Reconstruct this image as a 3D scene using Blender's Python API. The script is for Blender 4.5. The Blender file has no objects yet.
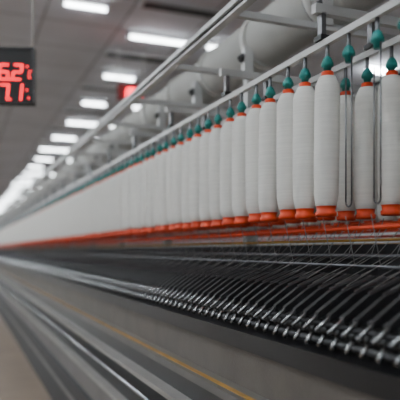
import bpy, math, random
from mathutils import Vector, Matrix
random.seed(4)
CZ = 1.3           # eye height above floor
Y0, Y1 = -1.2, 50.0

# ------------------------------------------------------------ materials
def mat(name, col, rough=0.5, metal=0.0, var=0.0, scale=8.0, bump=0.0, bscale=60.0, emit=None, es=0.0, stretch=None):
    m = bpy.data.materials.new(name); m.use_nodes = True
    nt = m.node_tree; b = nt.nodes["Principled BSDF"]
    b.inputs["Base Color"].default_value = (*col, 1)
    b.inputs["Roughness"].default_value = rough
    b.inputs["Metallic"].default_value = metal
    if emit:
        b.inputs["Emission Color"].default_value = (*emit, 1)
        b.inputs["Emission Strength"].default_value = es
    tc = nt.nodes.new("ShaderNodeTexCoord")
    mp = nt.nodes.new("ShaderNodeMapping")
    nt.links.new(tc.outputs["Object"], mp.inputs["Vector"])
    if stretch: mp.inputs["Scale"].default_value = stretch
    if var > 0:
        n = nt.nodes.new("ShaderNodeTexNoise"); n.inputs["Scale"].default_value = scale
        n.inputs["Detail"].default_value = 4
        nt.links.new(mp.outputs[0], n.inputs["Vector"])
        r = nt.nodes.new("ShaderNodeValToRGB")
        r.color_ramp.elements[0].position = 0.3; r.color_ramp.elements[1].position = 0.7
        r.color_ramp.elements[0].color = (*[c*(1-var) for c in col], 1)
        r.color_ramp.elements[1].color = (*[min(1, c*(1+var*0.5)) for c in col], 1)
        nt.links.new(n.outputs["Fac"], r.inputs["Fac"])
        nt.links.new(r.outputs["Color"], b.inputs["Base Color"])
    if bump > 0:
        n2 = nt.nodes.new("ShaderNodeTexNoise"); n2.inputs["Scale"].default_value = bscale
        nt.links.new(mp.outputs[0], n2.inputs["Vector"])
        bp = nt.nodes.new("ShaderNodeBump"); bp.inputs["Strength"].default_value = bump
        bp.inputs["Distance"].default_value = 0.004
        nt.links.new(n2.outputs["Fac"], bp.inputs["Height"])
        nt.links.new(bp.outputs[0], b.inputs["Normal"])
    return m

M = {}
M['yarn'] = mat('yarn_cotton', (0.86,0.845,0.80), 0.95, var=0.07, scale=7, bump=0.3, bscale=14, stretch=(1,1,28))
M['orange'] = mat('orange_plastic', (0.80,0.065,0.010), 0.5, var=0.15)
M['teal'] = mat('teal_plastic', (0.006,0.22,0.195), 0.45, var=0.1)
M['white'] = mat('cream_enamel', (0.56,0.56,0.55), 0.4, var=0.12, scale=3)
M['rail'] = mat('lower_rail_enamel', (0.28,0.265,0.245), 0.4, var=0.2, scale=3)  # darker than the cream enamel, used on the lower rails
M['duct'] = mat('duct_paint', (0.56,0.555,0.52), 0.5, var=0.15, scale=2.5, bump=0.2, bscale=6)
M['grey'] = mat('grey_enamel', (0.12,0.112,0.105), 0.45, var=0.2, scale=4)
M['panel'] = mat('panel_beige_grey', (0.115,0.10,0.085), 0.55, var=0.25, scale=5, bump=0.3, bscale=150)
M['dark'] = mat('dark_metal', (0.014,0.014,0.016), 0.55, var=0.3)
M['roller'] = mat('fluted_roller_steel', (0.10,0.10,0.105), 0.6, 0.6, var=0.3)
M['black'] = mat('black_enamel', (0.007,0.007,0.008), 0.38, var=0.3)
M['chrome'] = mat('polished_steel', (0.42,0.43,0.44), 0.26, 1.0, var=0.2)
M['steel'] = mat('brushed_steel', (0.18,0.18,0.19), 0.40, 0.9, var=0.2)
M['yellow'] = mat('yellow_paint', (0.40,0.20,0.02), 0.5, var=0.3)
M['thread'] = mat('roving_thread', (0.27,0.265,0.255), 0.9, var=0.1)
M['tube'] = mat('lamp_tube', (0.9,0.9,0.9), 0.5, emit=(0.91,0.97,1.0), es=24)
M['tube_fill'] = mat('lamp_tube_added_fill', (0.9,0.9,0.9), 0.5, emit=(0.89,0.96,1.0), es=64)  # stronger tubes for the fill rows added out of view
M['housing'] = mat('lamp_housing', (0.6,0.6,0.6), 0.5, var=0.1)
M['led'] = mat('led_red', (0.3,0.0,0.0), 0.5, emit=(1.0,0.0,0.015), es=5)
M['signblack'] = mat('sign_black', (0.006,0.005,0.005), 0.6, var=0.2)

# ------------------------------------------------------------ mesh builder
class MB:
    def __init__(s): s.v=[]; s.f=[]; s.m=[]; s.sm=[]; s.mats=[]
    def mi(s,k):
        if k not in s.mats: s.mats.append(k)
        return s.mats.index(k)
    def box(s,x0,x1,y0,y1,z0,z1,k):
        s.hexa([(x0,y0,z0),(x1,y0,z0),(x1,y1,z0),(x0,y1,z0),(x0,y0,z1),(x1,y0,z1),(x1,y1,z1),(x0,y1,z1)],k)
    def hexa(s,pts,k):
        b=len(s.v); s.v+= [tuple(p) for p in pts]; i=s.mi(k)
        for q in ((0,3,2,1),(4,5,6,7),(0,1,5,4),(1,2,6,5),(2,3,7,6),(3,0,4,7)):
            s.f.append([b+j for j in q]); s.m.append(i); s.sm.append(False)
    def profy(s,pts,y0,y1,k):
        """extrude XZ polygon along Y"""
        b=len(s.v); n=len(pts); i=s.mi(k)
        s.v+=[(x,y0,z) for x,z in pts]+[(x,y1,z) for x,z in pts]
        for j in range(n):
            a=(j+1)%n; s.f.append([b+j,b+a,b+n+a,b+n+j]); s.m.append(i); s.sm.append(False)
        s.f.append([b+j for j in range(n)][::-1]); s.m.append(i); s.sm.append(False)
        s.f.append([b+n+j for j in range(n)]); s.m.append(i); s.sm.append(False)
    def cyl(s,p,q,r,k,n=8,r2=None):
        p=Vector(p); q=Vector(q); d=(q-p).normalized()
        u=d.orthogonal().normalized(); w=d.cross(u); r2=r if r2 is None else r2
        b=len(s.v); i=s.mi(k)
        for c,rr in ((p,r),(q,r2)):
            for j in range(n):
                a=2*math.pi*j/n; s.v.append(tuple(c+rr*(math.cos(a)*u+math.sin(a)*w)))
        for j in range(n):
            a=(j+1)%n; s.f.append([b+j,b+a,b+n+a,b+n+j]); s.m.append(i); s.sm.append(True)
        s.f.append([b+j for j in range(n)][::-1]); s.m.append(i); s.sm.append(False)
        s.f.append([b+n+j for j in range(n)]); s.m.append(i); s.sm.append(False)
    def path(s,pts,r,k,n=6):
        for a,c in zip(pts[:-1],pts[1:]): s.cyl(a,c,r,k,n)
    def lathe(s,x,y,prof,n,tilt=(0,0)):
        b=len(s.v); zt=prof[-1][1]
        for (r,z,k) in prof:
            ox=tilt[0]*(zt-z); oy=tilt[1]*(zt-z)
            for j in range(n):
                a=2*math.pi*j/n; s.v.append((x+ox+r*math.cos(a),y+oy+r*math.sin(a),z))
        for t in range(len(prof)-1):
            i=s.mi(prof[t][2])
            for j in range(n):
                a=(j+1)%n
                s.f.append([b+t*n+j,b+t*n+a,b+(t+1)*n+a,b+(t+1)*n+j]); s.m.append(i); s.sm.append(True)
        s.f.append([b+j for j in range(n)][::-1]); s.m.append(s.mi(prof[0][2])); s.sm.append(False)
        t=len(prof)-1; s.f.append([b+t*n+j for j in range(n)]); s.m.append(s.mi(prof[-1][2])); s.sm.append(False)
    def build(s,name,parent=None,loc=(0,0,0),rotz=0):
        me=bpy.data.meshes.new(name); me.from_pydata(s.v,[],s.f)
        for k in s.mats: me.materials.append(M[k])
        me.polygons.foreach_set('material_index',s.m); me.polygons.foreach_set('use_smooth',s.sm)
        me.update()
        o=bpy.data.objects.new(name,me); bpy.context.scene.collection.objects.link(o)
        o.location=loc; o.rotation_euler=(0,0,rotz)
        if parent: o.parent=parent
        return o
def empty(name,loc=(0,0,0)):
    o=bpy.data.objects.new(name,None); bpy.context.scene.collection.objects.link(o); o.location=loc; return o

# ------------------------------------------------------------ room
RX0,RX1,RY0,RY1,RH=-7.0,13.0,-5.0,62.0,CZ+3.62
M['floor']=mat('floor_paint',(0.24,0.175,0.125),0.4,var=0.2,scale=1.5)
M['wall']=mat('wall_paint',(0.72,0.73,0.75),0.8,var=0.08,scale=1)
def ceil_mat():
    m=mat('ceiling_panels',(0.80,0.81,0.87),0.8,var=0.1,scale=0.8)
    nt=m.node_tree; b=nt.nodes["Principled BSDF"]
    src=b.inputs["Base Color"].links[0].from_socket
    tc=nt.nodes.new("ShaderNodeTexCoord"); br=nt.nodes.new("ShaderNodeTexBrick")
    nt.links.new(tc.outputs["Object"],br.inputs["Vector"])
    br.offset=0; br.inputs["Scale"].default_value=1; br.inputs["Brick Width"].default_value=1.2
    br.inputs["Row Height"].default_value=1.2; br.inputs["Mortar Size"].default_value=0.02
    br.inputs["Color1"].default_value=(1,1,1,1); br.inputs["Color2"].default_value=(.93,.93,.93,1); br.inputs["Mortar"].default_value=(.5,.5,.5,1)
    mx=nt.nodes.new("ShaderNodeMixRGB"); mx.blend_type='MULTIPLY'; mx.inputs[0].default_value=1
    nt.links.new(src,mx.inputs[1]); nt.links.new(br.outputs[0],mx.inputs[2]); nt.links.new(mx.outputs[0],b.inputs["Base Color"])
    return m
M['ceil']=ceil_mat()
def shell(n,a,k):
    b=MB(); b.box(*a,k); b.build(n)
shell('floor',(RX0,RX1,RY0,RY1,-0.1,0),'floor')
shell('ceiling',(RX0,RX1,RY0,RY1,RH,RH+0.1),'ceil')
shell('wall_left',(RX0-0.1,RX0,RY0,RY1,0,RH),'wall')
shell('wall_right',(RX1,RX1+0.1,RY0,RY1,0,RH),'wall')
shell('wall_far',(RX0,RX1,RY1,RY1+0.1,0,RH),'wall')
shell('wall_back',(RX0,RX1,RY0-0.1,RY0,0,RH),'wall')
for yy in [8.45+2.4*k for k in range(0,14)]:
    b=MB()
    b.box(-0.75,0.75,-0.14,0.14,-0.03,0,'housing')
    for s in range(3):
        b.box(-0.7,0.7,-0.11+s*0.08,-0.05+s*0.08,-0.036,-0.03,'dark')
    b.build('ceiling_air_diffuser',loc=(3.2,yy,RH))

# ------------------------------------------------------------ lamps
def lamp(x,y,w=1.05,k='tube',n=1):
    b=MB()
    b.box(-w/2-0.03,w/2+0.03,-0.06,0.06,-0.04,0,'housing')
    for s in ((0,) if n==1 else (-.045,.045)):
        b.cyl((-w/2,s,-0.075),(w/2,s,-0.075),0.026 if n>1 else 0.020,k,10)
    for e in (-1,1):
        b.box(e*(w/2+0.015)-0.015,e*(w/2+0.015)+0.015,-0.06,0.06,-0.10,0,'housing')
    b.build('ceiling_light',loc=(x,y,RH))  # visible fittings and the added unseen fill rows alike
for k in range(-5,22):
    y=9.7+2.4*k
    for x in (-4.4,-1.5):
        lamp(x,y,1.2,'tube_fill',2)  # rows left of the view, added to brighten the hall
    if k>=0:
        lamp(3.12+(.0,-.08,-.1,.12,-.05)[k%5],y,(1.0,.62,.55,.95,.7)[k%5])
        if k%2==0 or k==3: lamp(4.25,y,0.5)
    if k%2==0: lamp(8,y,1.2,'tube_fill',2)  # hidden row on the right, with the same added fill tubes
lamp(1.70,8.75,.6)

# ------------------------------------------------------------ spinning frame
frame=empty('spinning_frame',(0,0,0))
Z=CZ
XC=1.52
def mir(x): return 2*XC-x
b=MB()
for f in (lambda x:x, mir):
    for (x,z,w,h) in ((1.05,.640,.018,.020),(1.24,.640,.018,.020)):
        xx=f(x); b.box(xx-w/2,xx+w/2,Y0,Y1,Z+z-h/2,Z+z+h/2,'white')
b.build('creel_rail',frame)
b=MB()
for f in (lambda x:x, mir):
    xx=f(.95)
    b.box(xx-.016,xx+.016,Y0,Y1,Z+.905,Z+.925,'white')
    b.box(xx-.003,xx+.003,Y0,Y1,Z+.885,Z+.905,'dark')
    b.box(xx-.016,xx+.016,Y0,Y1,Z+.875,Z+.885,'white')
b.build('overhead_cleaner_track',frame)
b=MB()
for y in [2.1+.72*k for k in range(-4,66)]:
    b.box(.95,mir(.95),y-.014,y+.014,Z+.90,Z+.925,'white')
for y in [1.60+.72*k for k in range(-3,66)]:
    b.box(1.02,mir(1.02),y-.012,y+.012,Z+.735,Z+.765,'white')
    for f in (lambda x:x,mir):
        for x in (1.05,1.24):
            xx=f(x)
            b.box(xx-.008,xx+.008,y-.012,y+.012,Z+.65,Z+.74,'steel')
            b.box(xx-.016,xx+.016,y-.02,y+.02,Z+.652,Z+.668,'dark')
for y in [1.60+1.44*k for k in range(-1,33)]:
    b.box(XC-.03,XC+.03,y-.025,y+.025,0,Z+.985,'white')
b.build('creel_bracket',frame)
b=MB()
b.cyl((XC,Y0,Z+1.12),(XC,Y1,Z+1.12),.135,'duct',28)
y=Y0+.3
while y<Y1-.3:
    b.cyl((XC,y,Z+1.12),(XC,y+.05,Z+1.12),.149,'duct',28)
    b.cyl((XC,y+.055,Z+1.12),(XC,y+.07,Z+1.12),.140,'grey',28)
    y+=.62
for y in [2.1+.72*k for k in range(-4,66)]:
    b.box(XC-.15,XC-.10,y-.02,y+.02,Z+.92,Z+1.06,'white')
    b.cyl((XC-.17,y,Z+.99),(XC-.11,y,Z+1.03),.02,'dark',8)
b.build('suction_duct',frame)
b=MB()
for f in (lambda x:x, mir):
    b.cyl((f(1.12),Y0,Z+.066),(f(1.12),Y1,Z+.066),.007,'orange',8)
    b.cyl((f(1.30),Y0,Z+.085),(f(1.30),Y1,Z+.085),.008,'orange',8)
    b.cyl((f(1.16),Y0,Z+.030),(f(1.16),Y1,Z+.030),.0045,'yellow',8)
    b.cyl((f(1.10),Y0,Z-.048),(f(1.10),Y1,Z-.048),.005,'steel',8)
    b.cyl((f(1.20),Y0,Z-.02),(f(1.20),Y1,Z-.02),.008,'steel',8)
b.build('roving_guide_rail',frame)
b=MB()
for f in (lambda x:x, mir):
    P=lambda pts:[(f(x),Z+z) for x,z in pts]
    b.profy(P([(1.34,.02),(1.34,-.10),(.88,-.27),(.88,-.31),(XC-.001,-.31),(XC-.001,.02)]),Y0,Y1,'dark')
    b.profy(P([(.80,-.252),(.80,-.305),(.90,-.305),(.90,-.252)]),Y0,Y1,'black')
    b.profy(P([(.815,-.305),(.815,-.425),(.95,-.425),(.95,-.305)]),Y0,Y1,'panel')
    b.profy(P([(.735,-.425),(.735,-.45),(.95,-.45),(.95,-.425)]),Y0,Y1,'grey')
    b.profy(P([(.757,-.423),(.757,-.4255),(.776,-.4255),(.776,-.423)]),Y0,Y1,'yellow')
    b.profy(P([(.77,-.45),(.77,-.56),(.95,-.56),(.95,-.45)]),Y0,Y1,'black')
    b.profy(P([(.715,-.535),(.715,-.555),(.80,-.555),(.80,-.535)]),Y0,Y1,'rail')
    b.profy(P([(.76,-.56),(.76,-.74),(.95,-.74),(.95,-.56)]),Y0,Y1,'dark')
    b.cyl((f(.73),Y0,Z-.63),(f(.73),Y1,Z-.63),.010,'chrome',10)
    b.profy(P([(.71,-.73),(.71,-.75),(.80,-.75),(.80,-.73)]),Y0,Y1,'rail')
    b.profy(P([(.74,-.75),(.74,-.9),(.95,-.9),(.95,-.75)]),Y0,Y1,'grey')
    b.profy(P([(.71,-.9),(.71,-1.0),(.95,-1.0),(.95,-.9)]),Y0,Y1,'dark')
    b.profy(P([(.70,-1.0),(.70,-1.03),(.95,-1.03),(.95,-1.0)]),Y0,Y1,'grey')
    b.profy(P([(.74,-1.03),(.74,-1.3),(XC-.001,-1.3),(XC-.001,-1.03)]),Y0,Y1,'dark')
    b.profy(P([(.95,-.31),(.95,-1.03),(XC-.001,-1.03),(XC-.001,-.31)]),Y0,Y1,'dark')
b.build('machine_body',frame)
b=MB()
for f in (lambda x:x, mir):
    b.cyl((f(.845),Y0,Z-.228),(f(.845),Y1,Z-.228),.008,'roller',10)
    b.cyl((f(.93),Y0,Z-.205),(f(.93),Y1,Z-.205),.010,'roller',8)
    b.cyl((f(1.0),Y0,Z-.18),(f(1.0),Y1,Z-.18),.010,'roller',8)
b.build('drafting_roller',frame)
b=MB()
def arm(f,y,det):
    w=.008
    pts=[(1.13,-.075),(1.06,-.072),(.95,-.115),(.875,-.165),(.87,-.185),(.95,-.15),(1.05,-.105),(1.13,-.105)]
    b.profy([(f(x),Z+z) for x,z in pts],y-w,y+w,'dark')
    b.hexa([(f(1.05),y-.002,Z-.0725),(f(.955),y-.002,Z-.110),(f(.955),y+.003,Z-.110),(f(1.05),y+.003,Z-.0725),
            (f(1.05),y-.002,Z-.069),(f(.955),y-.002,Z-.106),(f(.955),y+.003,Z-.106),(f(1.05),y+.003,Z-.069)],'steel')  # grey strip stands in for the highlight along the arm top
    b.cyl((f(.885),y,Z-.165),(f(.835),y,Z-.205),.005,'chrome',8)
    b.cyl((f(.86),y-.022,Z-.205),(f(.86),y+.022,Z-.205),.012,'black',8)
    b.cyl((f(.842),y+.0285,Z-.212),(f(.825),y+.0285,Z-.24),.006,'chrome',8)
    if det:
        b.cyl((f(.86),y-.027,Z-.205),(f(.86),y+.027,Z-.205),.005,'steel',8)
        b.cyl((f(.93),y-.02,Z-.18),(f(.93),y+.02,Z-.18),.010,'steel',8)
y=Y0+.05
while y<Y1-.05:
    arm(lambda x:x,y,y<8)
    if y<6: arm(mir,y,False)
    y+=.057
b.build('weighting_arm',frame)
b=MB()
y=0.3
while y<14:
    b.path([(1.06,y,Z+.10),(1.10,y+.01,Z-.042),(1.0,y+.03,Z-.10)],.0012,'thread',4)
    b.path([(1.24,y+.05,Z+.10),(1.20,y+.06,Z-.015),(1.10,y+.04,Z-.055),(1.0,y+.06,Z-.10)],.0012,'thread',4)
    b.path([(1.30,y+.02,Z+.085),(1.20,y+.03,Z-.012),(1.10,y+.02,Z-.055)],.0012,'thread',4)
    b.path([(1.30,y+.09,Z+.085),(1.20,y+.085,Z-.012),(1.10,y+.08,Z-.055),(1.0,y+.085,Z-.10)],.0012,'thread',4)
    y+=.119
b.build('roving_strand',frame)

# ------------------------------------------------------------ bobbins
S=.119
def bob(b,x,y,n):
    r=.0405*random.uniform(.94,1.04); dz=random.uniform(-.004,.004)
    z=Z+dz
    prof=[(.026,z+.104,'orange'),(.032,z+.106,'orange'),(.033,z+.118,'orange'),(.028,z+.122,'orange'),(.030,z+.135,'orange'),(.032,z+.137,'yarn'),
          (r*.90,z+.155,'yarn'),(r*.985,z+.177,'yarn'),(r*1.01,z+.30,'yarn'),(r*.99,z+.490,'yarn'),(r*.93,z+.508,'yarn'),(.025,z+.534,'yarn'),(.019,z+.535,'orange'),(.019,z+.548,'orange'),(.016,z+.550,'orange')]
    b.lathe(x,y,prof,n,tilt=(random.uniform(-.008,.008),random.uniform(-.012,.012)))
def hanger(b,x,y,n):
    prof=[(.010,Z+.545,'teal'),(.0125,Z+.561,'teal'),(.019,Z+.565,'teal'),(.019,Z+.574,'teal'),(.012,Z+.590,'teal'),(.007,Z+.594,'steel'),(.006,Z+.604,'steel'),(.006,Z+.630,'steel')]
    b.lathe(x,y,prof,n)
bb=MB(); hh=MB(); hk=MB()
ya=1.573
n0=int((Y0+.1-ya)/S); n1=int((Y1-.1-ya)/S)
for k in range(n0,n1):
    y=ya+k*S+(.006 if k%2 else -.004); n=28 if y<4 else (16 if y<10 else 8)
    hanger(hh,1.05,y,12 if y<6 else 6)
    if k in (-1,-2,-3,-4):
        if k in(-1,-2):
            pts=[(1.05,y-.014,Z+.56)]+[(1.05,y-.014,Z+.14)]+[(1.05,y-.014*math.cos(a*math.pi/6),Z+.14-.014*math.sin(a*math.pi/6)) for a in range(1,6)]+[(1.05,y+.014,Z+.14),(1.05,y+.014,Z+.50)]
            hk.path(pts,.0025,'steel',6)
    else: bob(bb,1.05,y,n)
    y2=1.504+k*S
    hanger(hh,1.24,y2,12 if y<6 else 6); bob(bb,1.24,y2,n)
    if y<20:
        hanger(hh,mir(1.05),y,6); bob(bb,mir(1.05),y,12)
        hanger(hh,mir(1.24),y2,6); bob(bb,mir(1.24),y2,12)
hh.build('bobbin_hanger',frame); hk.build('empty_hanger_hook',frame)
bb.build('yarn_bobbins',frame)

# ------------------------------------------------------------ LED displays
SEG={'0':'abcdef','1':'bc','2':'abged','4':'fgbc','6':'afgedc','7':'abc','5':'afgcd','C':'afed','o':'abfg'}
def digit(b,ch,x,z,w,h,t,y):
    sh=.10
    def q(x0,z0,x1,z1):
        P=[]
        for (xx,yy,zz) in ((x0,y,z0),(x1,y,z0),(x1,y+.004,z0),(x0,y+.004,z0),(x0,y,z1),(x1,y,z1),(x1,y+.004,z1),(x0,y+.004,z1)):
            P.append((x+xx+sh*zz,yy,z+zz))
        b.hexa(P,'led')
    for s in SEG[ch]:
        if s=='a': q(t*.6,h-t,w-t*.6,h)
        if s=='g': q(t*.6,h/2-t/2,w-t*.6,h/2+t/2)
        if s=='d': q(t*.6,0,w-t*.6,t)
        if s=='b': q(w-t,h/2,w,h)
        if s=='c': q(w-t,0,w,h/2)
        if s=='f': q(0,h/2,t,h)
        if s=='e': q(0,0,t,h/2)
def display(name,loc,W,H,rot,rows,rodtop):
    root=empty(name,loc); root.rotation_euler=(0,0,rot)
    b=MB(); b.box(-W/2,W/2,0,.06,-H/2,H/2,'signblack')
    for (x0,x1,z0,z1) in ((-W/2,W/2,H/2-.012,H/2),(-W/2,W/2,-H/2,-H/2+.012),(-W/2,-W/2+.012,-H/2,H/2),(W/2-.012,W/2,-H/2,H/2)):
        b.box(x0,x1,-.008,0,z0,z1,'black')
    b.build('display_case',root)
    b=MB(); dh=H*.285; dw=W*.135; t=dw*.17
    for r,txt in enumerate(rows):
        z=-H*.085-r*H*.355
        x=-W/2+W*.33
        for ch in txt:
            if ch=='.': b.box(x-dw*.24,x-dw*.24+t,-.004,0,z,z+t,'led')
            elif ch=='o': x+=dw*.12; b.box(x,x+dw*.16,-.004,0,z+dh*.8,z+dh*.92,'led'); x+=dw*.22
            elif ch=='C': digit(b,ch,x,z+dh*.15,dw*.28,dh*.45,t*.4,-.004)
            elif ch=='%':
                x+=dw*.1; b.box(x,x+dw*.14,-.004,0,z+dh*.6,z+dh*.7,'led'); b.box(x+dw*.2,x+dw*.34,-.004,0,z+dh*.1,z+dh*.2,'led')
            else: digit(b,ch,x,z,dw,dh,t,-.004); x+=dw*1.36
    b.build('led_digits',root)
    b=MB()
    for sx in (-W*.5+.012,W*.5-.012):
        b.cyl((sx,.03,-H/2+.02),(sx,.03,rodtop-loc[2]),.008,'white',8)
    b.build('suspension_rod',root)
    return root
th=math.atan(240/600)
f=600; c,s=math.cos(th),math.sin(th)
def place(px,py,D):
    r=(px-200)/f*D
    return (c*r+s*D, -s*r+c*D, Z+(250-py)/f*D)
display('temperature_humidity_display',place(-3,75,3.6),.435,.34,-th*.8,['26.2oC','47.1%'],RH)
M['led']=mat('led_red_bright',(0.3,0.0,0.0),0.5,emit=(1.0,0.0,0.03),es=22)
M['signblack']=mat('sign_red_case',(0.35,0.03,0.03),0.5,var=0.2)
display('temperature_humidity_display.001',place(131,92,10.6),.48,.30,-th*.4,['26.2','47.1'],RH)

# ------------------------------------------------------------ world & camera
w=bpy.data.worlds.new('World'); bpy.context.scene.world=w; w.use_nodes=True
w.node_tree.nodes['Background'].inputs[0].default_value=(.5,.5,.5,1)
w.node_tree.nodes['Background'].inputs[1].default_value=.3
cam=bpy.data.cameras.new('camera'); co=bpy.data.objects.new('camera',cam)
bpy.context.scene.collection.objects.link(co); bpy.context.scene.camera=co
cam.sensor_width=36; cam.lens=54; cam.shift_y=.125
co.location=(0,0,CZ); co.rotation_euler=(math.pi/2,0,-th)
cam.clip_start=.05; cam.clip_end=200
cam.dof.use_dof=True; cam.dof.focus_distance=1.95; cam.dof.aperture_fstop=2.0
